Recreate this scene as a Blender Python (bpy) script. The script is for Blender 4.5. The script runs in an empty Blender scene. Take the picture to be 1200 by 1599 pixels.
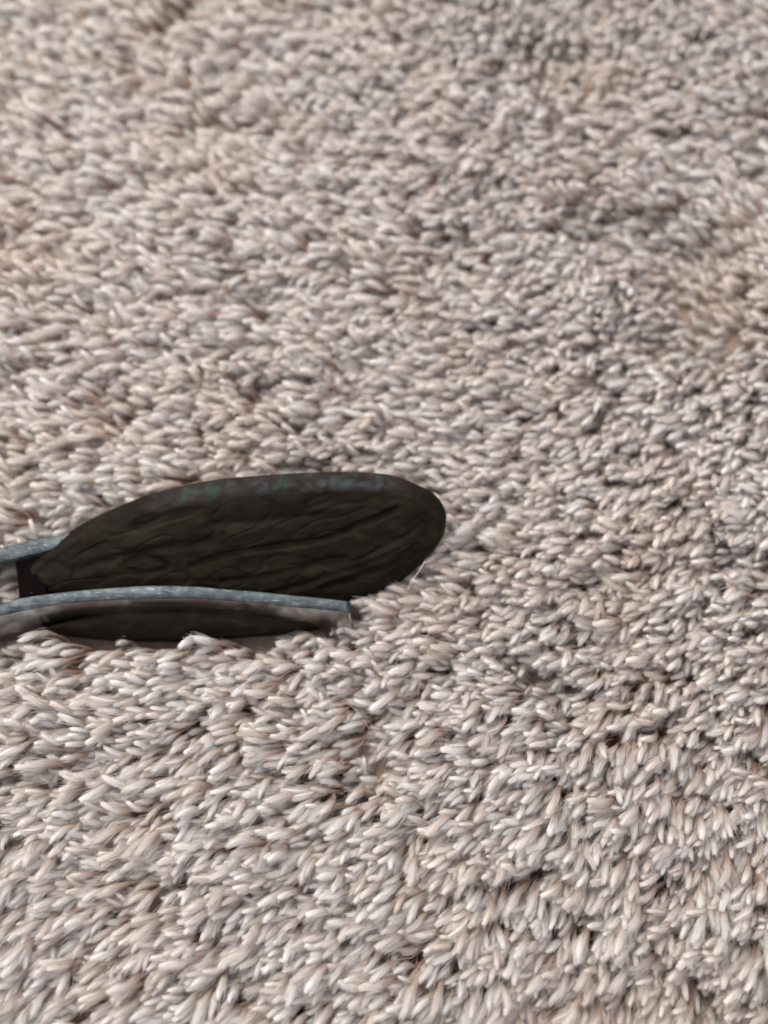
import bpy, math, random
import numpy as np
from mathutils import Vector, Matrix, noise as mn

random.seed(7); rng = np.random.default_rng(11)
S = 0.001                      # everything below is worked out in millimetres
sc = bpy.context.scene
COL = sc.collection
R = math.radians

# ------------------------------------------------------------------ camera
TH, DIST = R(19), 182.0        # tilt off straight down, distance to the middle of the rug
CAM = np.array([0.0, -DIST * math.sin(TH), DIST * math.cos(TH)])
FPX = 799.5 / math.tan(R(30))
cd = bpy.data.cameras.new('camera'); cam = bpy.data.objects.new('camera', cd); COL.objects.link(cam)
cam.location = CAM * S; cam.rotation_euler = (TH, 0, 0)
cd.sensor_width = 36; cd.lens = 18 / math.tan(R(30)); cd.clip_start = 0.005; cd.clip_end = 20
cd.dof.use_dof = True; cd.dof.focus_distance = 0.163; cd.dof.aperture_fstop = 6.2
sc.camera = cam
sc.cycles.max_bounces = 12; sc.cycles.diffuse_bounces = 9; sc.cycles.transmission_bounces = 6

# ------------------------------------------------------------------ light: a soft window beyond the far left, dim room behind
w = bpy.data.worlds.new('World'); sc.world = w; w.use_nodes = True
bg = w.node_tree.nodes['Background']; bg.inputs[0].default_value = (0.95, 0.94, 1.0, 1); bg.inputs[1].default_value = 1.45

def area(name, loc, target, sx, sy, energy, color):
    d = bpy.data.lights.new(name, 'AREA'); d.shape = 'RECTANGLE'; d.size = sx; d.size_y = sy
    d.energy = energy; d.color = color
    o = bpy.data.objects.new(name, d); COL.objects.link(o); o.location = loc
    o.rotation_euler = (Vector(target) - Vector(loc)).to_track_quat('-Z', 'Y').to_euler()
    return o
area('window_light', (-0.30, 0.36, 0.50), (-0.03, 0.05, 0), 0.8, 0.7, 10.0, (1.0, 0.968, 0.87))
area('room_light', (0.5, -0.9, 1.1), (0, 0, 0), 1.2, 1.2, 1.5, (0.88, 0.88, 1.0))
sc.view_settings.view_transform = 'Standard'; sc.view_settings.look = 'None'
sc.view_settings.exposure = -0.18; sc.view_settings.gamma = 1

# ------------------------------------------------------------------ helpers
def ray(px, py):
    dx, dy = (px - 600) / FPX, -(py - 799.5) / FPX
    c, s = math.cos(TH), math.sin(TH)
    return np.array([dx, dy * c + s, dy * s - c])          # camera looks down and away
def on_z(px, py, z=0.0):                                    # photograph pixel -> point on a level plane
    d = ray(px, py); return CAM + d * ((z - CAM[2]) / d[2])
def on_plane(px, py, p0, n):
    d = ray(px, py); return CAM + d * (np.dot(p0 - CAM, n) / np.dot(d, n))
def project(P):
    v = P - CAM; c, s = math.cos(TH), math.sin(TH)
    depth = v[..., 1] * s - v[..., 2] * c
    yy = v[..., 1] * c + v[..., 2] * s
    return 600 + FPX * v[..., 0] / depth, 799.5 - FPX * yy / depth, depth

def mesh_obj(name, verts, faces, mat, parent=None, smooth=True):
    me = bpy.data.meshes.new(name)
    me.from_pydata([tuple(float(c) * S for c in v) for v in verts], [], faces)
    if smooth: me.polygons.foreach_set('use_smooth', [True] * len(me.polygons))
    if mat: me.materials.append(mat)
    me.update()
    o = bpy.data.objects.new(name, me); COL.objects.link(o)
    if parent: o.parent = parent
    return o
def thing(name, label, cat, group=None):
    o = bpy.data.objects.new(name, None); COL.objects.link(o); o.empty_display_size = 0.01
    o['label'] = label; o['category'] = cat
    if group: o['group'] = group
    return o

def crom(pts, n):                                           # smooth resample of a polyline
    pts = np.array(pts, float); P = np.vstack([2 * pts[0] - pts[1], pts, 2 * pts[-1] - pts[-2]])
    out = []
    m = len(pts) - 1
    for k in range(n):
        t = k / (n - 1) * m; i = min(int(t), m - 1); f = t - i
        a, b, c, d = P[i:i + 4]
        out.append(0.5 * ((2 * b) + (-a + c) * f + (2 * a - 5 * b + 4 * c - d) * f * f + (-a + 3 * b - 3 * c + d) * f ** 3))
    return np.array(out)
def closed(pts, n):
    pts = np.array(pts, float); m = len(pts); out = []
    # even spacing by arc length
    seg = np.linalg.norm(np.roll(pts, -1, 0) - pts, axis=1); L = seg.sum(); cum = np.concatenate([[0], np.cumsum(seg)])
    for k in range(n):
        d = k / n * L; i = min(np.searchsorted(cum, d, 'right') - 1, m - 1); f = (d - cum[i]) / seg[i]
        a, b, c, e = pts[(i - 1) % m], pts[i], pts[(i + 1) % m], pts[(i + 2) % m]
        out.append(0.5 * ((2 * b) + (-a + c) * f + (2 * a - 5 * b + 4 * c - e) * f * f + (-a + 3 * b - 3 * c + e) * f ** 3))
    return np.array(out)

class VNoise:                                               # smooth value noise on a grid, numpy
    def __init__(s, seed): s.t = np.random.default_rng(seed).uniform(-1, 1, (256, 256))
    def __call__(s, x, y):
        xi, yi = np.floor(x).astype(int), np.floor(y).astype(int); fx, fy = x - xi, y - yi
        fx = fx * fx * (3 - 2 * fx); fy = fy * fy * (3 - 2 * fy); t = s.t
        a = t[xi % 256, yi % 256]; b = t[(xi + 1) % 256, yi % 256]; c = t[xi % 256, (yi + 1) % 256]; d = t[(xi + 1) % 256, (yi + 1) % 256]
        return (a * (1 - fx) + b * fx) * (1 - fy) + (c * (1 - fx) + d * fx) * fy

# ------------------------------------------------------------------ materials
def new_mat(name):
    m = bpy.data.materials.new(name); m.use_nodes = True
    return m, m.node_tree.nodes, m.node_tree.links, m.node_tree.nodes['Principled BSDF']
def ramp(N, stops):
    r = N.new('ShaderNodeValToRGB'); e = r.color_ramp.elements
    while len(e) < len(stops): e.new(0.5)
    for k, (p, c) in enumerate(stops): e[k].position = p; e[k].color = (*c, 1)
    return r

def yarn_material():
    m, N, L, B = new_mat('yarn')
    oi = N.new('ShaderNodeObjectInfo')
    r = ramp(N, [(0.0, (0.75, 0.67, 0.615)), (0.3, (0.79, 0.73, 0.69)), (0.7, (0.82, 0.775, 0.745)), (1.0, (0.85, 0.82, 0.80))])
    L.new(oi.outputs['Random'], r.inputs[0])
    g = N.new('ShaderNodeNewGeometry'); nz = N.new('ShaderNodeTexNoise')
    nz.inputs['Scale'].default_value = 28; nz.inputs['Detail'].default_value = 3
    L.new(g.outputs['Position'], nz.inputs['Vector'])
    mr = N.new('ShaderNodeMapRange'); mr.inputs[1].default_value = 0.5; mr.inputs[2].default_value = 0.75; mr.inputs[3].default_value = 0; mr.inputs[4].default_value = 0.5
    L.new(nz.outputs['Fac'], mr.inputs[0])
    mx = N.new('ShaderNodeMix'); mx.data_type = 'RGBA'; mx.blend_type = 'MULTIPLY'
    L.new(mr.outputs[0], mx.inputs['Factor']); L.new(r.outputs[0], mx.inputs[6]); mx.inputs[7].default_value = (0.90, 0.80, 0.70, 1)
    tc = N.new('ShaderNodeTexCoord'); fm = N.new('ShaderNodeMapping'); fm.inputs['Scale'].default_value = (0.5, 1, 1); L.new(tc.outputs['Object'], fm.inputs['Vector'])
    fz = N.new('ShaderNodeTexNoise'); fz.inputs['Scale'].default_value = 3600; fz.inputs['Detail'].default_value = 3; L.new(fm.outputs[0], fz.inputs['Vector'])
    fb = N.new('ShaderNodeBump'); fb.inputs['Distance'].default_value = 0.0002; fb.inputs['Strength'].default_value = 0.8
    L.new(fz.outputs['Fac'], fb.inputs['Height']); L.new(fb.outputs[0], B.inputs['Normal'])
    al = N.new('ShaderNodeAttribute'); al.attribute_name = 'along'      # two-tone pile, pale at the tip; root browned further to colour the shaded gaps
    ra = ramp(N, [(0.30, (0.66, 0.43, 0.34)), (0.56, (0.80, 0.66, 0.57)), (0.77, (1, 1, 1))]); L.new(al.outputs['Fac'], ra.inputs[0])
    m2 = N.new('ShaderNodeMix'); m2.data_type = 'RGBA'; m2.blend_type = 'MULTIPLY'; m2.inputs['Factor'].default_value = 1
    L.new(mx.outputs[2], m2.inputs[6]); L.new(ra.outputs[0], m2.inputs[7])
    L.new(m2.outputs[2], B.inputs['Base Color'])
    B.inputs['Roughness'].default_value = 1.0; B.inputs['Specular IOR Level'].default_value = 0.02
    B.inputs['Sheen Weight'].default_value = 0.05; B.inputs['Sheen Roughness'].default_value = 0.4
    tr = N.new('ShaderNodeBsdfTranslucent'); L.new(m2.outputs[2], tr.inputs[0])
    ms = N.new('ShaderNodeMixShader'); ms.inputs[0].default_value = 0.42
    L.new(B.outputs[0], ms.inputs[1]); L.new(tr.outputs[0], ms.inputs[2]); L.new(ms.outputs[0], N['Material Output'].inputs[0])
    return m
YARN = yarn_material()

def backing_material():
    m, N, L, B = new_mat('woven_backing')
    nz = N.new('ShaderNodeTexNoise'); nz.inputs['Scale'].default_value = 600
    g = N.new('ShaderNodeNewGeometry'); L.new(g.outputs['Position'], nz.inputs['Vector'])
    r = ramp(N, [(0.3, (0.20, 0.145, 0.115)), (0.7, (0.28, 0.21, 0.175))]); L.new(nz.outputs['Fac'], r.inputs[0])
    L.new(r.outputs[0], B.inputs['Base Color']); B.inputs['Roughness'].default_value = 0.95
    return m

def steel_material(name, edge):
    m, N, L, B = new_mat(name)
    g = N.new('ShaderNodeNewGeometry')
    mp = N.new('ShaderNodeMapping'); mp.inputs['Scale'].default_value = (0.18, 1, 1) if edge else (0.12, 1, 1)
    L.new(g.outputs['Position'], mp.inputs['Vector'])
    nz = N.new('ShaderNodeTexNoise'); nz.inputs['Scale'].default_value = 1500 if edge else 900; nz.inputs['Detail'].default_value = 6; nz.inputs['Roughness'].default_value = 0.7
    L.new(mp.outputs[0], nz.inputs['Vector'])
    big = N.new('ShaderNodeTexNoise'); big.inputs['Scale'].default_value = 520; big.inputs['Detail'].default_value = 6
    L.new(g.outputs['Position'], big.inputs['Vector'])
    if edge:
        r = ramp(N, [(0.30, (0.026, 0.031, 0.035)), (0.5, (0.045, 0.053, 0.057)), (0.70, (0.075, 0.086, 0.092))])
        L.new(big.outputs['Fac'], r.inputs[0])
        sn = N.new('ShaderNodeTexNoise'); sn.inputs['Scale'].default_value = 3400; sn.inputs['Detail'].default_value = 2; L.new(mp.outputs[0], sn.inputs['Vector'])
        sm = N.new('ShaderNodeMapRange'); sm.inputs[1].default_value = 0.60; sm.inputs[2].default_value = 0.75; sm.inputs[4].default_value = 0.6; L.new(sn.outputs['Fac'], sm.inputs[0])
        sx = N.new('ShaderNodeMix'); sx.data_type = 'RGBA'; L.new(sm.outputs[0], sx.inputs['Factor']); L.new(r.outputs[0], sx.inputs[6]); sx.inputs[7].default_value = (0.20, 0.24, 0.26, 1)  # sparkle of the scratches painted in as paler specks
        L.new(sx.outputs[2], B.inputs['Base Color'])
        rr = ramp(N, [(0.3, (0.22,) * 3), (0.7, (0.5,) * 3)])
    else:
        B.inputs['Base Color'].default_value = (0.42, 0.42, 0.43, 1)
        rr = ramp(N, [(0.3, (0.14,) * 3), (0.7, (0.30,) * 3)])
    L.new(nz.outputs['Fac'], rr.inputs[0]); L.new(rr.outputs[0], B.inputs['Roughness'])
    B.inputs['Metallic'].default_value = 1
    b = N.new('ShaderNodeBump'); b.inputs['Distance'].default_value = 0.00014 if edge else 0.00002; b.inputs['Strength'].default_value = 1.0 if edge else 0.5
    L.new(nz.outputs['Fac'], b.inputs['Height']); L.new(b.outputs[0], B.inputs['Normal'])
    return m
STEEL_EDGE = steel_material('brushed_steel_edge', True); STEEL_FACE = steel_material('polished_steel_face', False)

def horn_material():
    m, N, L, B = new_mat('carved_dark_horn')
    g = N.new('ShaderNodeNewGeometry')
    mp = N.new('ShaderNodeMapping'); mp.inputs['Rotation'].default_value = (0, 0, R(-16)); mp.inputs['Scale'].default_value = (0.4, 1, 1)
    L.new(g.outputs['Position'], mp.inputs['Vector'])
    nz = N.new('ShaderNodeTexNoise'); nz.inputs['Scale'].default_value = 420; nz.inputs['Detail'].default_value = 6; nz.inputs['Distortion'].default_value = 0.6
    L.new(mp.outputs[0], nz.inputs['Vector'])
    r = ramp(N, [(0.25, (0.003, 0.0021, 0.0014)), (0.5, (0.0068, 0.0049, 0.0030)), (0.62, (0.010, 0.0078, 0.0047)), (0.8, (0.018, 0.014, 0.0085))])
    L.new(nz.outputs['Fac'], r.inputs[0])
    # the bevelled back rim: mauve horn with green flecks and a blue-grey sheen painted in
    at = N.new('ShaderNodeAttribute'); at.attribute_name = 'rim'
    n2 = N.new('ShaderNodeTexNoise'); n2.inputs['Scale'].default_value = 330; n2.inputs['Detail'].default_value = 3; n2.inputs['Distortion'].default_value = 0.8
    L.new(g.outputs['Position'], n2.inputs['Vector'])
    rc = ramp(N, [(0.30, (0.007, 0.004, 0.003)), (0.45, (0.012, 0.007, 0.006)), (0.56, (0.014, 0.012, 0.011)), (0.63, (0.014, 0.024, 0.018)), (0.69, (0.02, 0.022, 0.022)), (0.8, (0.016, 0.010, 0.009))])
    L.new(n2.outputs['Fac'], rc.inputs[0])
    mx = N.new('ShaderNodeMix'); mx.data_type = 'RGBA'
    last = rc.outputs[0]
    for nm, colr in (('green', (0.006, 0.024, 0.016)), ('pale', (0.020, 0.027, 0.029))):
        a2 = N.new('ShaderNodeAttribute'); a2.attribute_name = nm
        mm = N.new('ShaderNodeMath'); mm.operation = 'MULTIPLY'; L.new(a2.outputs['Fac'], mm.inputs[0])
        m3 = N.new('ShaderNodeMapRange'); m3.inputs[1].default_value = 0.42; m3.inputs[2].default_value = 0.58; L.new(n2.outputs['Fac'], m3.inputs[0])
        L.new(m3.outputs[0], mm.inputs[1])
        mc = N.new('ShaderNodeMix'); mc.data_type = 'RGBA'; L.new(mm.outputs[0], mc.inputs['Factor']); L.new(last, mc.inputs[6]); mc.inputs[7].default_value = (*colr, 1); last = mc.outputs[2]
    L.new(at.outputs['Fac'], mx.inputs['Factor']); L.new(r.outputs[0], mx.inputs[6]); L.new(last, mx.inputs[7])
    L.new(mx.outputs[2], B.inputs['Base Color'])
    B.inputs['Roughness'].default_value = 0.58; sr = N.new('ShaderNodeMapRange'); sr.inputs[3].default_value = 0.05; sr.inputs[4].default_value = 0.12; L.new(at.outputs['Fac'], sr.inputs[0]); L.new(sr.outputs[0], B.inputs['Specular IOR Level'])
    fine = N.new('ShaderNodeTexNoise'); fine.inputs['Scale'].default_value = 2600; fine.inputs['Detail'].default_value = 4
    L.new(mp.outputs[0], fine.inputs['Vector'])
    ad = N.new('ShaderNodeMath'); ad.operation = 'MULTIPLY_ADD'; ad.inputs[1].default_value = 0.35
    L.new(fine.outputs['Fac'], ad.inputs[0]); L.new(nz.outputs['Fac'], ad.inputs[2])
    b = N.new('ShaderNodeBump'); b.inputs['Distance'].default_value = 0.0002; b.inputs['Strength'].default_value = 0.4
    L.new(ad.outputs[0], b.inputs['Height']); L.new(b.outputs[0], B.inputs['Normal'])
    return m
HORN = horn_material()

# ------------------------------------------------------------------ the object lying on the rug
grip_thing = thing('handle', 'dark brown carved oval handle end between two thin steel strips, lying on the pale rug', 'handle')

TAU = R(33)
NRM = np.array([0, -math.sin(TAU), math.cos(TAU)])
P0 = on_z(330, 935, 1.5)
outer_px = [(34, 905), (40, 884), (60, 862), (100, 836), (140, 812), (190, 789), (250, 767), (330, 750), (400, 743), (460, 739), (520, 737), (575, 738),
            (615, 743), (650, 756), (680, 773), (695, 795), (697, 815), (692, 838), (676, 862), (655, 884), (625, 908), (585, 928), (520, 948), (420, 962), (300, 962), (180, 955), (90, 945), (45, 935)]
inner_px = [(52, 908), (60, 894), (80, 876), (118, 852), (160, 832), (205, 815), (262, 797), (335, 783), (402, 775), (460, 772), (520, 770), (572, 769),
            (608, 770), (638, 777), (662, 791), (674, 808), (678, 820), (674, 836), (660, 856), (642, 874), (614, 895), (578, 913), (518, 932), (420, 945), (300, 946), (182, 941), (98, 934), (60, 926)]
NP, NF, NB = 420, 74, 10
# keep the two outlines in step: resample both on the same parameters
def closed_same(a, b, n):
    ab = np.hstack([np.array(a, float), np.array(b, float)]); return closed(ab, n)
both = closed_same(outer_px, inner_px, NP)
def spine(p):
    x = min(max(p[0], 170), 600); return np.array([x, 893 - (x - 170) * 0.105])
verts, rim = [], []
OUT3 = np.array([on_plane(q[0], q[1], P0 - NRM * 4.0, NRM) for q in both])
IN3 = np.array([on_plane(q[2], q[3], P0, NRM) for q in both])
SP3 = np.array([on_plane(*spine(q[:2]), P0, NRM) for q in both])
grooves_px = [[(300, 880), (360, 862), (430, 850), (500, 840), (560, 818), (620, 793)],
              [(330, 818), (400, 812), (470, 806), (530, 800)],
              [(200, 878), (225, 868), (255, 873), (262, 884), (235, 892), (205, 888), (196, 880)],
              [(120, 890), (165, 874), (215, 862), (270, 850), (330, 843)],
              [(350, 906), (410, 898), (460, 886), (500, 876), (540, 868)],
              [(500, 918), (560, 900), (610, 880), (650, 850)],
              [(420, 925), (480, 910), (510, 895)],
              [(560, 870), (600, 852), (640, 830), (660, 815)]]
grooves = [np.array([on_plane(x, y, P0, NRM)[[0, 1]] for x, y in crom(g, 160)]) for g in grooves_px]
gw = [0.55, 0.7, 0.6, 0.8, 0.6, 0.6, 0.6, 0.5]; gd = [0.55, 0.3, 0.45, 0.5, 0.45, 0.4, 0.4, 0.25]
def carve(p):
    v = Vector((p[0] * 0.085 + p[1] * 0.03, (p[1] - p[0] * 0.32) * 0.27, 3.1))
    h = 0.40 * mn.noise(v) + 0.20 * mn.noise(v * 2.1 + Vector((5, 2, 0))) + 0.04 * mn.noise(v * 4.7)
    h = h - 0.2 * max(0, 0.16 - abs(mn.noise(v * 1.5 + Vector((9, 9, 1))))) / 0.16
    for g, w_, d_ in zip(grooves, gw, gd):
        dd = ((g - p[:2]) ** 2).sum(1).min()
        if dd < 6: h -= d_ * math.exp(-dd / (w_ * w_)); h += 0.2 * d_ * math.exp(-(math.sqrt(dd) - 1.5 * w_) ** 2 / (w_ * w_))
    return h * 1.5
for k in range(NF + 1):                                     # carved face, middle line out to the inner outline
    s = k / NF
    for j in range(NP):
        p = SP3[j] + (IN3[j] - SP3[j]) * s
        fade = min(1, (1 - s) * 9)
        p = p + NRM * (1.6 * (1 - s ** 2.2) + carve(p) * (0.25 + 0.75 * fade))
        verts.append(p); rim.append(0.0)
NR = 12
for k in range(1, NR + 1):                                  # bevelled, nicked rim
    f = k / NR
    for j in range(NP):
        p = IN3[j] + (OUT3[j] - IN3[j]) * f
        top = max(0.0, min(1.0, (870 - both[j, 1]) / 60.0))
        bul = 1.2 * math.sin(f * math.pi) * (1 - 0.4 * top)
        nick = mn.noise(Vector((p[0] * 0.22, p[1] * 0.1, 7))) * 0.6 + 0.55 * mn.noise(Vector((p[0] * 0.6, p[1] * 0.4, 1)))
        if f > 0.8: nick *= 0.5
        p = p + NRM * (bul + nick * math.sin(f * math.pi) ** 0.6)
        verts.append(p)
        rim.append(min(1.0, f * 2.2) * top * min(1.0, max(0.0, (both[j, 0] - 210) / 60.0)) * max(0.0, min(1.0, (672 - both[j, 0]) / 50)))
for k in range(1, NB + 1):                                  # rounded back, down into the pile
    a = k / NB * math.pi / 2
    for j in range(NP):
        c = SP3[j] - NRM * 4
        p = c + (OUT3[j] - c) * math.cos(a * 0.93) - NRM * 4.5 * math.sin(a)
        verts.append(p); rim.append(0.0)
rows = NF + 1 + NR + NB
faces = [(r * NP + j, (r + 1) * NP + j, (r + 1) * NP + (j + 1) % NP, r * NP + (j + 1) % NP) for r in range(rows - 1) for j in range(NP)]
body = mesh_obj('grip', verts, faces, HORN, grip_thing)
at = body.data.attributes.new('rim', 'FLOAT', 'POINT'); at.data.foreach_set('value', rim)
bu, bw, _ = project(np.array(verts))
for nm, spots in (('green', [(330, 778, 15, 26), (440, 764, 13, 18), (385, 775, 9, 14), (272, 796, 12, 12), (578, 768, 8, 16)]), ('pale', [(520, 764, 34, 18), (470, 768, 20, 14), (590, 762, 26, 16), (400, 762, 16, 12)])):  # the second set of spots is the painted blue-grey sheen
    val = np.zeros(len(verts))
    for x, y, a_, b_ in spots: val = np.maximum(val, np.exp(-(((bu - x + (bw - y) * 0.4) / a_) ** 2 + ((bw - y) / b_) ** 2) ** 2))
    at = body.data.attributes.new(nm, 'FLOAT', 'POINT'); at.data.foreach_set('value', val * (np.array(rim) > 0.02))

def strip(name, top_a, top_b, ztop, zbot, slant=6.0, n=90, parent=grip_thing):
    """steel strip standing on edge: top_a far line, top_b near line of its upper edge, in photograph pixels"""
    A = [on_z(x, y, ztop) for x, y in crom(top_a, n)]; Bv = [on_z(x, y, ztop) for x, y in crom(top_b, n)]
    v, prof = [], None
    for a, b in zip(A, Bv):
        d = (b - a) / np.linalg.norm(b - a); bev = 0.22; up = np.array([0, 0, 1.0])
        jag = 0.06 * mn.noise(Vector((a[0] * 1.7, 0, 0)))
        ring = [a - up * (ztop - zbot), a - up * bev, a + d * bev * 0.4 - up * bev * 0.3, a + d * bev, (a + b) / 2 + up * (0.06 + jag), b - d * bev, b - d * bev * 0.3 - up * bev * 0.4, b - up * (bev * 1.3), b - up * slant + d * slant * 0.36, b - up * (ztop - zbot) + d * slant * 0.3]
        v += ring
    m = 10; f, mi = [], []
    for i in range(n - 1):
        for j in range(m):
            f.append((i * m + j, (i + 1) * m + j, (i + 1) * m + (j + 1) % m, i * m + (j + 1) % m)); mi.append(0 if 1 <= j <= 6 else 1)
    f.append(tuple(range(m))); mi.append(0); f.append(tuple(range((n - 1) * m, n * m))[::-1]); mi.append(0)
    o = mesh_obj(name, v, f, STEEL_EDGE, parent); o.data.materials.append(STEEL_FACE)
    o.data.polygons.foreach_set('material_index', mi)
    o.data.polygons[-1].use_smooth = False; o.data.polygons[-2].use_smooth = False
    return o
near_far_line = [(-420, 1010), (-260, 985), (-120, 962), (0, 943), (30, 934), (100, 924), (167, 918), (233, 914), (300, 915), (350, 919), (400, 923), (450, 928), (500, 933), (546, 938)]
near_near_line = [(-420, 1032), (-260, 1007), (-120, 983), (0, 961), (32, 954), (102, 942), (168, 937), (234, 934), (300, 934), (350, 937), (400, 941), (450, 947), (500, 951), (548, 957)]
s1 = strip('steel_strip', near_far_line, near_near_line, 5.5, -7.0)
far_far_line = [(-420, 948), (-260, 914), (-120, 882), (0, 855), (50, 843), (105, 832), (170, 822), (260, 812)]
far_near_line = [(-420, 973), (-260, 939), (-120, 906), (0, 878), (50, 866), (108, 853), (172, 842), (262, 832)]
s2 = strip('steel_strip', far_far_line, far_near_line, 5.5, -7.0)

# block closing the gap between the strips, painted black for the recess's deep shade
sp = []
top = [on_z(x, y, 4.2) for x, y in [(23, 868), (30, 936), (72, 930), (72, 860)]]
bot = [p - np.array([0, 0, 11]) for p in top]
vs = top + bot
recess_shade_mat, N_, L_, B_ = new_mat('recess_shade'); B_.inputs['Base Color'].default_value = (0.004, 0.003, 0.003, 1); B_.inputs['Specular IOR Level'].default_value = 0.0; B_.inputs['Roughness'].default_value = 0.7
spc = mesh_obj('shade_spacer', vs, [(0, 1, 2, 3), (4, 7, 6, 5), (0, 4, 5, 1), (1, 5, 6, 2), (2, 6, 7, 3), (3, 7, 4, 0)], recess_shade_mat, grip_thing, False)
bv = spc.modifiers.new('bevel', 'BEVEL'); bv.width = 0.0003; bv.segments = 2

# near scale: the dark plate on the outside of the near strip
up_px = crom([(62, 985), (100, 972), (160, 960), (230, 952), (300, 950), (380, 955), (450, 961), (525, 969)], 120)
lo_px = crom([(66, 986), (92, 991), (150, 997), (220, 1000), (300, 999), (380, 993), (455, 987), (527, 975)], 120)
vs, fs = [], []; M = 14
for i in range(120):
    a = on_z(*up_px[i], 0.6); b = on_z(*lo_px[i], -1.5)
    for j in range(M):
        t = j / (M - 1); p = a + (b - a) * t
        p[2] = 0.6 - 2.2 * t ** 2.0 + 0.5 * math.sin(math.pi * t) + carve(p * np.array([1, 1, 1]) + 40) * 0.5 * math.sin(math.pi * t)
        vs.append(p)
    dr = min(1.0, np.linalg.norm(a - b) / 3.0); vs.append(b - np.array([0, -0.6 * dr, 5.0 * dr + 0.05])); vs.append(a - np.array([0, 0, 7.0 * dr + 0.06]))
W = M + 2
for i in range(119):
    for j in range(W): fs.append((i * W + j, i * W + (j + 1) % W, (i + 1) * W + (j + 1) % W, (i + 1) * W + j))
fs.append(tuple(range(W))[::-1]); fs.append(tuple(range(119 * W, 120 * W)))
mesh_obj('side_scale', vs, fs, HORN, grip_thing)

# ------------------------------------------------------------------ the rug
rug = thing('rug', 'cream and pale pink shaggy rug with soft twisted yarn tufts filling the whole picture', 'rug')
X0, X1, Y0, Y1 = -190, 190, -150, 250
BZ = -8.4
def back_h(x, y): return 0.5 * math.sin(x * 0.05) * math.cos(y * 0.06)
bvv, bff = [], []
nx, ny = 40, 42
for lay, z in ((0, BZ), (1, BZ - 2.5)):
    for j in range(ny):
        for i in range(nx):
            x, y = X0 - 4 + (X1 - X0 + 8) * i / (nx - 1), Y0 - 4 + (Y1 - Y0 + 8) * j / (ny - 1)
            bvv.append((x, y, z + (back_h(x, y) if lay == 0 else 0)))
for j in range(ny - 1):
    for i in range(nx - 1):
        a = j * nx + i; bff.append((a, a + 1, a + nx + 1, a + nx)); a += nx * ny; bff.append((a, a + nx, a + nx + 1, a + 1))
q = nx * ny
for i in range(nx - 1):
    a = i; bff.append((a, a + q, a + 1 + q, a + 1)); a = (ny - 1) * nx + i; bff.append((a, a + 1, a + 1 + q, a + q))
for j in range(ny - 1):
    a = j * nx; bff.append((a, a + nx, a + nx + q, a + q)); a = j * nx + nx - 1; bff.append((a, a + q, a + nx + q, a + nx))
mesh_obj('backing', bvv, bff, backing_material(), rug)

def tube(path, rad, sides, v, f, phase=0.0, squash=None):
    base = len(v); n = len(path)
    for i in range(n):
        t = path[min(i + 1, n - 1)] - path[max(i - 1, 0)]; t = t / (np.linalg.norm(t) + 1e-9)
        s = np.array([0, 1.0, 0]); s = s - t * np.dot(s, t); s /= np.linalg.norm(s); u = np.cross(t, s)
        for k in range(sides):
            a = 2 * math.pi * k / sides + phase
            v.append(path[i] + rad[i] * (math.cos(a) * s + math.sin(a) * u))
    for i in range(n - 1):
        for k in range(sides):
            f.append((base + i * sides + k, base + i * sides + (k + 1) % sides, base + (i + 1) * sides + (k + 1) % sides, base + (i + 1) * sides + k))
    f.append(tuple(base + (n - 1) * sides + k for k in range(sides)))

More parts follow.
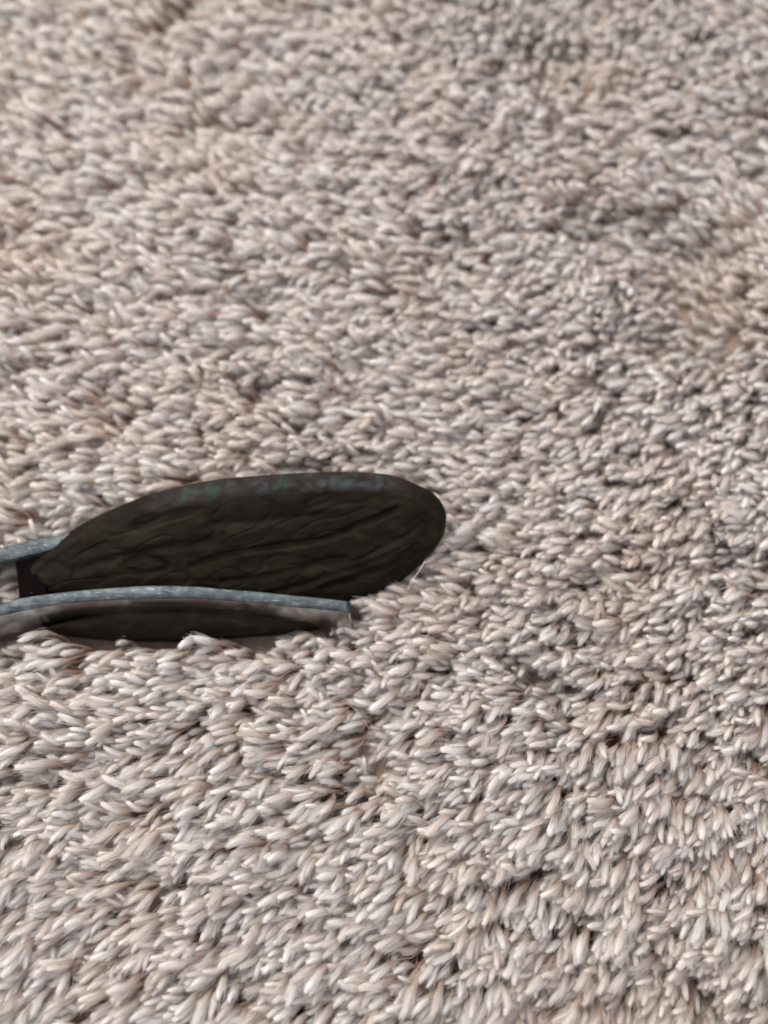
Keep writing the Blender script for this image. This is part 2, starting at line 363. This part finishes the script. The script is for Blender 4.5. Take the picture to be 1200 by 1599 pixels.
TS = 0.48                                                  # yarn gauge
def make_tuft(seed):
    """one yarn tuft: root at the origin, combed over towards +x"""
    rr = np.random.default_rng(seed); n = 12
    lean = rr.uniform(0.75, 1.15); bow = rr.uniform(-1.35, 1.35); tipz = rr.uniform(-1.2, 1.4); bow2 = rr.uniform(-0.55, 0.55)
    ts = np.linspace(0, 1, n); cl = []
    for t in ts:
        x = 7.4 * lean * t ** 1.4; z = 8.0 * (1 - (1 - t) ** 1.9) + tipz * t * t
        y = bow * math.sin(t * math.pi * 0.9) + bow2 * math.sin(t * 7) + rr.normal(0, 0.09)
        cl.append(np.array([x, y, z]))
    cl = np.array(cl)
    fat = rr.uniform(0.85, 1.15); blunt = rr.uniform(0.55, 0.82)
    prof = np.interp(ts, [0, .3, .55, .74, .88, .95, 1], [.50, .62, .76, .98, 1.06, .95, blunt]) * TS * fat * (1 + rr.normal(0, 0.06, n))
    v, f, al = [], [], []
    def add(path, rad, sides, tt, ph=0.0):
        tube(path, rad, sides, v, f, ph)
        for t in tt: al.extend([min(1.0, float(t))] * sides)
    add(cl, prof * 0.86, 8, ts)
    tw = rr.uniform(0.2, 2.6) * rr.choice([-1, 1])
    for q_ in range(78):                                   # the fibres lying round the core
        a0 = rr.uniform(0, 2 * math.pi); e = rr.uniform(0.80, 1.02); t0 = rr.uniform(0.3, 0.62)
        t1 = rr.uniform(0.80, 1.05); m = 7; path = []; tt = []
        stray = rr.random() < 0.5; so = rr.uniform(0.5, 4.5); tw2 = tw + rr.normal(0, 0.5)
        for i in range(m):
            t = t0 + (t1 - t0) * i / (m - 1); tc = min(t, 1.0); tt.append(t)
            c = np.array([np.interp(tc, ts, cl[:, d]) for d in range(3)])
            d_ = np.array([np.interp(min(tc + .03, 1), ts, cl[:, d]) - np.interp(tc - .03, ts, cl[:, d]) for d in range(3)]); d_ /= np.linalg.norm(d_)
            c = c + d_ * max(0, t - 1) * 10
            s = np.array([0, 1.0, 0]); s -= d_ * np.dot(s, d_); s /= np.linalg.norm(s); u = np.cross(d_, s)
            r_ = np.interp(tc, ts, prof) * e * (1 + 0.14 * math.sin(11 * t + a0 * 3))
            if stray: r_ += (t - t0) ** 2 * so
            a = a0 + tw2 * t
            path.append(c + r_ * (math.cos(a) * s + math.sin(a) * u))
        rad = np.interp(np.linspace(0, 1, m), [0, .2, .8, 1], [.025, .053, .048, .018]) * (0.4 if stray else 1)
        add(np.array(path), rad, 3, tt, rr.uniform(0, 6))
    me = bpy.data.meshes.new('tuft')
    me.from_pydata([tuple(float(c) * S for c in p) for p in v], [], f)
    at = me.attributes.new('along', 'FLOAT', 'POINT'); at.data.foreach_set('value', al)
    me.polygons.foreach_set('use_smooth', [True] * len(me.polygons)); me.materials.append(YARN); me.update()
    return me
NV = 14
tuft_meshes = [make_tuft(100 + i) for i in range(NV)]

# combing direction (tips), traced at places in the photograph
flow_px = [(60, 60, 180), (100, 300, 184), (80, 500, 188), (350, 120, 182), (400, 350, 182), (300, 600, 186), (80, 700, 186), (250, 720, 190),
           (560, 60, 190), (600, 250, 192), (560, 450, 186), (560, 620, 192), (700, 100, 212), (850, 60, 235), (800, 250, 205), (930, 260, 208),
           (1050, 60, 215), (1170, 60, 195), (1100, 200, 196), (950, 330, 195), (1030, 335, 180), (1100, 350, 168), (1160, 390, 155), (1170, 400, 150), (940, 400, 222), (1040, 390, 200), (1100, 420, 165), (1160, 460, 160), (1060, 450, 205), (1080, 470, 165), (800, 450, 196), (950, 470, 200),
           (960, 530, 205), (1060, 560, 215), (1120, 530, 212), (1170, 560, 200), (1000, 640, 212), (800, 650, 200), (1150, 720, 214), (750, 760, 198), (900, 850, 200), (1120, 900, 208),
           (720, 930, 195), (850, 1000, 188), (1000, 1040, 212), (1130, 1060, 228), (650, 1060, 196), (560, 1180, 190), (700, 1180, 222), (900, 1180, 222),
           (1080, 1230, 242), (1000, 1300, 232), (1180, 1350, 250), (1080, 1450, 236), (900, 1450, 232), (700, 1350, 228), (520, 1350, 215), (700, 1550, 228),
           (400, 1200, 200), (200, 1100, 200), (60, 1060, 202), (250, 1250, 206), (80, 1300, 210), (300, 1450, 214), (80, 1500, 216), (480, 1540, 220), (100, 1050, 198)]
fx, fy, fa = [], [], []
for x, y, a in flow_px:
    p = on_z(x, y, 0); q2 = on_z(x + 12 * math.cos(R(a)), y - 12 * math.sin(R(a)), 0); fx.append(p[0]); fy.append(p[1]); fa.append(math.atan2(q2[1] - p[1], q2[0] - p[0]))
fx, fy, fa = map(np.array, (fx, fy, fa))
def flow(x, y):
    d2 = (x[:, None] - fx) ** 2 + (y[:, None] - fy) ** 2; w_ = 1 / (d2 + 60.0) ** 2
    return np.arctan2((w_ * np.sin(fa)).sum(1), (w_ * np.cos(fa)).sum(1))

sp_ = 1.1
gx, gy = np.meshgrid(np.arange(X0, X1, sp_), np.arange(Y0, Y1, sp_ * 0.95))
gx = gx.copy(); gx[1::2] += sp_ / 2
px_, py_ = gx.ravel() + rng.normal(0, 0.36, gx.size), gy.ravel() + rng.normal(0, 0.36, gx.size)
n1, n2, n3, n4, n5 = [VNoise(i) for i in (1, 2, 3, 4, 5)]
ang = flow(px_, py_) + 0.20 * n1(px_ / 16, py_ / 16) + 0.30 * n2(px_ / 5.5, py_ / 5.5) + rng.normal(0, 0.10, px_.size)
hz = 1.5 * n3(px_ / 26, py_ / 26) + 1.1 * n4(px_ / 9, py_ / 9) + rng.normal(0, 0.38, px_.size)
part_ = n5(px_ / 7.5 + 9, py_ / 7.5); 
# neighbouring tufts cling together in small locks, leaving dark partings between the locks
CS = 4.8
def lock_centre(i, j):
    h = (i * 73856093) ^ (j * 19349663); r1 = ((h * 2654435761) % 4294967296) / 4294967296; r2 = ((h * 40503 + 977) * 2246822519 % 4294967296) / 4294967296
    return (i + 0.1 + 0.8 * r1) * CS * 1.5, (j + 0.1 + 0.8 * r2) * CS * 0.8, r1, r2
a0 = R(205); ru, rv = px_ * math.cos(a0) + py_ * math.sin(a0), -px_ * math.sin(a0) + py_ * math.cos(a0)
ci_, cj_ = np.floor(ru / (CS * 1.5)).astype(np.int64), np.floor(rv / (CS * 0.8)).astype(np.int64)
best = np.full(px_.size, 1e9); cu, cv, k1, k2 = (np.zeros(px_.size) for _ in range(4))
for di in (-1, 0, 1):
    for dj in (-1, 0, 1):
        u1, v1, r1, r2 = lock_centre(ci_ + di, cj_ + dj); d2 = ((u1 - ru) / 1.6) ** 2 + (v1 - rv) ** 2
        m_ = d2 < best; best[m_] = d2[m_]; cu[m_] = u1[m_]; cv[m_] = v1[m_]; k1[m_] = r1[m_]; k2[m_] = r2[m_]
side = (cv - rv)                                          # sideways distance to the middle of the lock
ang += np.clip(side * 0.16, -0.45, 0.45) + (k1 - 0.5) * 0.42
hz += (k2 - 0.5) * 2.4 - 0.13 * side ** 2
px_ = px_ + side * 0.30 * -math.sin(a0); py_ = py_ + side * 0.30 * math.cos(a0)
deep = np.clip((part_ - 0.52) / 0.3, 0, 1)
hz -= 2.6 * deep
ang += deep * rng.normal(0, 0.35, px_.size)
pitch = rng.normal(0, 0.15, px_.size) + 0.18 * n4(px_ / 8 + 50, py_ / 8) 
roll = rng.normal(0, 0.22, px_.size)
scl = np.clip(rng.normal(0.95, 0.13, px_.size), 0.62, 1.25)
# hollows, partings and a few upright tufts seen in the photograph: (x, y, radius mm, depth mm, direction scatter)
for hx, hy, rad, dep, scat in [(600, 1190, 5.5, 4.5, .7), (1140, 440, 12, 2.2, .3), (1130, 530, 6, 2.5, .3), (870, 1040, 5, 3.5, .4), (440, 460, 5, 3, .4), (450, 590, 4, 3, .3),
                               (1190, 860, 6, 4, .3), (880, 60, 9, 3.5, .6), (790, 130, 4, 2.5, .5), (950, 330, 5, 2.5, .2), (240, 660, 5, 3, .5), (520, 1120, 4, 2.5, .4),
                               (1100, 1180, 4, 3, .3), (230, 105, 4, 2.5, .2), (650, 1140, 4, 3, .4), (1040, 1460, 4, 2.5, .3), (930, 1370, 4, 2.5, .3), (20, 1010, 6, 2.5, .2)]:
    c = on_z(hx, hy, 0); g = np.exp(-((px_ - c[0]) ** 2 + (py_ - c[1]) ** 2) / rad ** 2)
    hz -= 1.5 * dep * g; ang += g * rng.normal(0, scat, px_.size)
# partings: narrow dark lines where the pile lies open, the large ones as in the photograph, small ones along the comb
segs = []
for line, wd, dp in [([(930, 335), (1000, 345), (1070, 362), (1130, 400), (1180, 450)], 3.2, 7.5), ([(1000, 495), (1080, 515), (1150, 530), (1198, 545)], 3.4, 7.5), ([(1080, 440), (1150, 475), (1190, 500)], 3.0, 6),
                     ([(825, 1022), (865, 1038), (905, 1062)], 1.9, 7), ([(612, 1140), (605, 1180), (575, 1215)], 2.8, 8), ([(425, 455), (450, 462), (462, 485)], 2.2, 7), ([(400, 590), (440, 592), (470, 605)], 2.2, 6),
                     ([(1170, 870), (1198, 850)], 2.0, 5), ([(870, 55), (920, 45), (960, 60)], 2.0, 5), ([(765, 60), (800, 90), (790, 150)], 1.5, 4), ([(215, 108), (250, 112)], 1.2, 4), ([(30, 268), (80, 262)], 1.1, 4),
                     ([(430, 610), (455, 640)], 1.2, 4), ([(930, 1390), (900, 1420)], 1.2, 5), ([(1040, 1260), (980, 1310)], 1.1, 5), ([(1130, 1500), (1105, 1550)], 1.2, 5), ([(200, 655), (260, 668)], 1.3, 4), ([(500, 450), (545, 440)], 1.1, 4)]:
    pts = [on_z(x, y, 0)[:2] for x, y in line]
    segs += [(pts[i], pts[i + 1], wd * 1.25, dp * 1.8) for i in range(len(pts) - 1)]
nbig = len(segs); bare = np.zeros(px_.size, bool); r2 = np.random.default_rng(5)
for _ in range(1000):
    c = np.array([r2.uniform(X0, X1), r2.uniform(Y0, Y1)]); a = float(flow(c[:1], c[1:])[0]) + r2.normal(0, 0.25); l_ = r2.uniform(1.5, 5.5)
    d = np.array([math.cos(a), math.sin(a)]) * l_; segs.append((c - d, c + d, r2.uniform(0.7, 1.5), r2.uniform(3.5, 7.5)))
for a, b, wd, dp in segs:
    m_ = (np.abs(px_ - (a[0] + b[0]) / 2) < 14) & (np.abs(py_ - (a[1] + b[1]) / 2) < 14); idx = np.nonzero(m_)[0]
    ab = b - a; t = np.clip(((px_[idx] - a[0]) * ab[0] + (py_[idx] - a[1]) * ab[1]) / (ab @ ab), 0, 1)
    dx, dy = px_[idx] - a[0] - t * ab[0], py_[idx] - a[1] - t * ab[1]; g_ = np.exp(-(dx * dx + dy * dy) / (wd * wd)); hz[idx] -= dp * g_
    if dp > 7.6: bare[idx[(g_ > 0.5) & (r2.random(idx.size) < 0.3)]] = True
# pile pressed aside and down round the object
def inside(poly, x, y):
    r_ = np.zeros(x.shape, bool); n = len(poly)
    for i in range(n):
        x1, y1 = poly[i]; x2, y2 = poly[(i + 1) % n]
        c = ((y1 > y) != (y2 > y)) & (x < (x2 - x1) * (y - y1) / (y2 - y1 + 1e-12) + x1); r_ ^= c
    return r_
feet = [[(100, 850), (200, 812), (330, 783), (470, 770), (580, 770), (630, 790), (650, 815), (640, 850), (600, 885), (555, 900), (532, 915), (545, 952), (520, 980), (480, 997), (400, 1003), (300, 1010), (200, 1013), (110, 1006), (60, 990), (60, 950), (95, 930), (95, 860)],
        [(-420, 1055), (-420, 1015), (-120, 960), (22, 935), (60, 990), (-120, 1015)], [(-420, 1000), (-420, 950), (-120, 884), (20, 855), (110, 830), (110, 890), (20, 893), (-120, 935)]]
feet = [[on_z(x, y, 0)[:2] for x, y in q_] for q_ in feet]
tipx, tipy = px_ + 10.5 * np.cos(ang) * scl, py_ + 10.5 * np.sin(ang) * scl
keep = ~bare
for f_ in (0.3, 0.45, 0.6, 0.75, 0.9, 1.03):
    for foot in feet:
        for dy in (-0.9, 0, 0.9, 1.5): keep &= ~inside(foot, px_ + (tipx - px_) * f_, py_ + (tipy - py_) * f_ + dy)
hz = np.clip(hz, -8.0, 2.4)
P = np.stack([px_, py_, BZ + 0.3 + hz * 0.8], 1)
rots = np.stack([roll, -pitch * 0 + pitch, ang], 1)
var = rng.integers(0, NV, px_.size)
P, rots, scl, var = P[keep], rots[keep], scl[keep], var[keep]
ex = [(800, 236, 100, 1.45, .1), (785, 228, 94, 1.3, .3), (905, 165, 50, 1.4, .1), (925, 152, 57, 1.3, .2), (650, 360, 190, 1.4, .3), (190, 655, 205, 1.35, .4), (175, 665, 190, 1.3, .4), (622, 938, 186, 1.0, 1.9), (634, 930, 190, 1.05, 1.6), (628, 952, 182, 1.0, 1.5), (640, 962, 186, 1.0, 1.2)]
for x, y, a, s_, up in ex:
    q_ = on_z(x, y, 0); P = np.vstack([P, [q_[0], q_[1], BZ + up]]); rots = np.vstack([rots, [0, 0.1, R(a)]]); scl = np.append(scl, s_); var = np.append(var, int(rng.integers(0, NV)))
# the 300 that show largest become parts of their own
tip = P + np.stack([8 * np.cos(rots[:, 2]), 8 * np.sin(rots[:, 2]), np.full(len(P), 10.0)], 1)
u_, v_, dep = project(tip)
inframe = (u_ > 15) & (u_ < 1185) & (v_ > 15) & (v_ < 1584)
size = np.where(inframe, scl / dep * (1 + 0.04 * (P[:, 2] - BZ)), 0)
big = np.argsort(-size)[:300]
for i in big:
    o = bpy.data.objects.new('tuft', tuft_meshes[var[i]]); COL.objects.link(o); o.parent = rug
    o.location = P[i] * S; o.rotation_euler = rots[i]; s_ = float(scl[i]); o.scale = (s_, s_, s_)
rest = np.ones(len(P), bool); rest[big] = False
P, rots, scl, var = P[rest], rots[rest], scl[rest], var[rest]
me = bpy.data.meshes.new('pile'); me.vertices.add(len(P)); me.vertices.foreach_set('co', (P * S).astype(np.float32).ravel())
a_ = me.attributes.new('rot', 'FLOAT_VECTOR', 'POINT'); a_.data.foreach_set('vector', rots.astype(np.float32).ravel())
a_ = me.attributes.new('scl', 'FLOAT', 'POINT'); a_.data.foreach_set('value', scl.astype(np.float32))
a_ = me.attributes.new('variant', 'INT', 'POINT'); a_.data.foreach_set('value', var.astype(np.int32))
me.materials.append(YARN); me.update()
pile = bpy.data.objects.new('pile', me); COL.objects.link(pile); pile.parent = rug; pile['kind'] = 'stuff'
vc = bpy.data.collections.new('tuft_kinds')                # never linked to the scene: only the shapes the pile is made of
for k, m_ in enumerate(tuft_meshes):
    vc.objects.link(bpy.data.objects.new('tuft_kind', m_))
ng = bpy.data.node_groups.new('pile_nodes', 'GeometryNodeTree')
ng.interface.new_socket('Geometry', in_out='INPUT', socket_type='NodeSocketGeometry'); ng.interface.new_socket('Geometry', in_out='OUTPUT', socket_type='NodeSocketGeometry')
N = ng.nodes; L = ng.links
gi, go = N.new('NodeGroupInput'), N.new('NodeGroupOutput')
ci = N.new('GeometryNodeCollectionInfo'); ci.inputs['Collection'].default_value = vc; ci.inputs['Separate Children'].default_value = True; ci.inputs['Reset Children'].default_value = True
ip = N.new('GeometryNodeInstanceOnPoints'); ip.inputs['Pick Instance'].default_value = True
def named(nm, dt):
    q_ = N.new('GeometryNodeInputNamedAttribute'); q_.data_type = dt; q_.inputs['Name'].default_value = nm; return q_.outputs['Attribute']
er = N.new('FunctionNodeEulerToRotation'); L.new(named('rot', 'FLOAT_VECTOR'), er.inputs[0])
L.new(gi.outputs[0], ip.inputs['Points']); L.new(ci.outputs[0], ip.inputs['Instance'])
L.new(named('variant', 'INT'), ip.inputs['Instance Index']); L.new(er.outputs[0], ip.inputs['Rotation']); L.new(named('scl', 'FLOAT'), ip.inputs['Scale'])
L.new(ip.outputs[0], go.inputs[0])
pile.modifiers.new('pile', 'NODES').node_group = ng

# ------------------------------------------------------------------ loose hairs caught on the rug
def hair(px, z, rad, colr, label):
    m, N_, L_, B_ = new_mat('hair'); B_.inputs['Base Color'].default_value = (*colr, 1); B_.inputs['Roughness'].default_value = 0.4
    c = crom(px, 28); z = crom([(q,) for q in z], 28)[:, 0]
    path = np.array([on_z(x, y, zz) for (x, y), zz in zip(c, z)]); v, f = [], []
    tube(path, np.full(28, rad), 5, v, f)
    o = mesh_obj('hair', v, f, m); o['label'] = label; o['category'] = 'hair'; o['group'] = 'loose hairs caught on the rug'
hair([(735, 635), (800, 620), (860, 613), (915, 617), (955, 640)], [1, 3, 4, 3.5, 1.5], 0.05, (0.05, 0.035, 0.03), 'fine dark hair arching over the rug above and right of the handle')
hair([(636, 922), (645, 905), (656, 890), (664, 876)], [1, 3, 5, 6], 0.06, (0.75, 0.68, 0.6), 'short pale hair sticking up against the right end of the handle')
hair([(648, 8), (668, 22), (690, 48), (706, 78)], [2, 4, 4, 1], 0.07, (0.25, 0.12, 0.1), 'thin reddish hair near the top edge of the rug')
hair([(278, 720), (281, 702), (281, 685)], [1, 4, 6], 0.05, (0.35, 0.2, 0.15), 'tiny brown hair standing up behind the middle of the handle')
hair([(505, 1085), (545, 1100), (575, 1135), (590, 1180)], [2, 3, 3, 0], 0.045, (0.3, 0.22, 0.2), 'thin brown hair curving across the rug below the handle')
hair([(715, 722), (722, 705), (728, 690)], [1, 4, 6], 0.05, (0.6, 0.35, 0.3), 'tiny pinkish hair standing up beyond the right end of the handle')
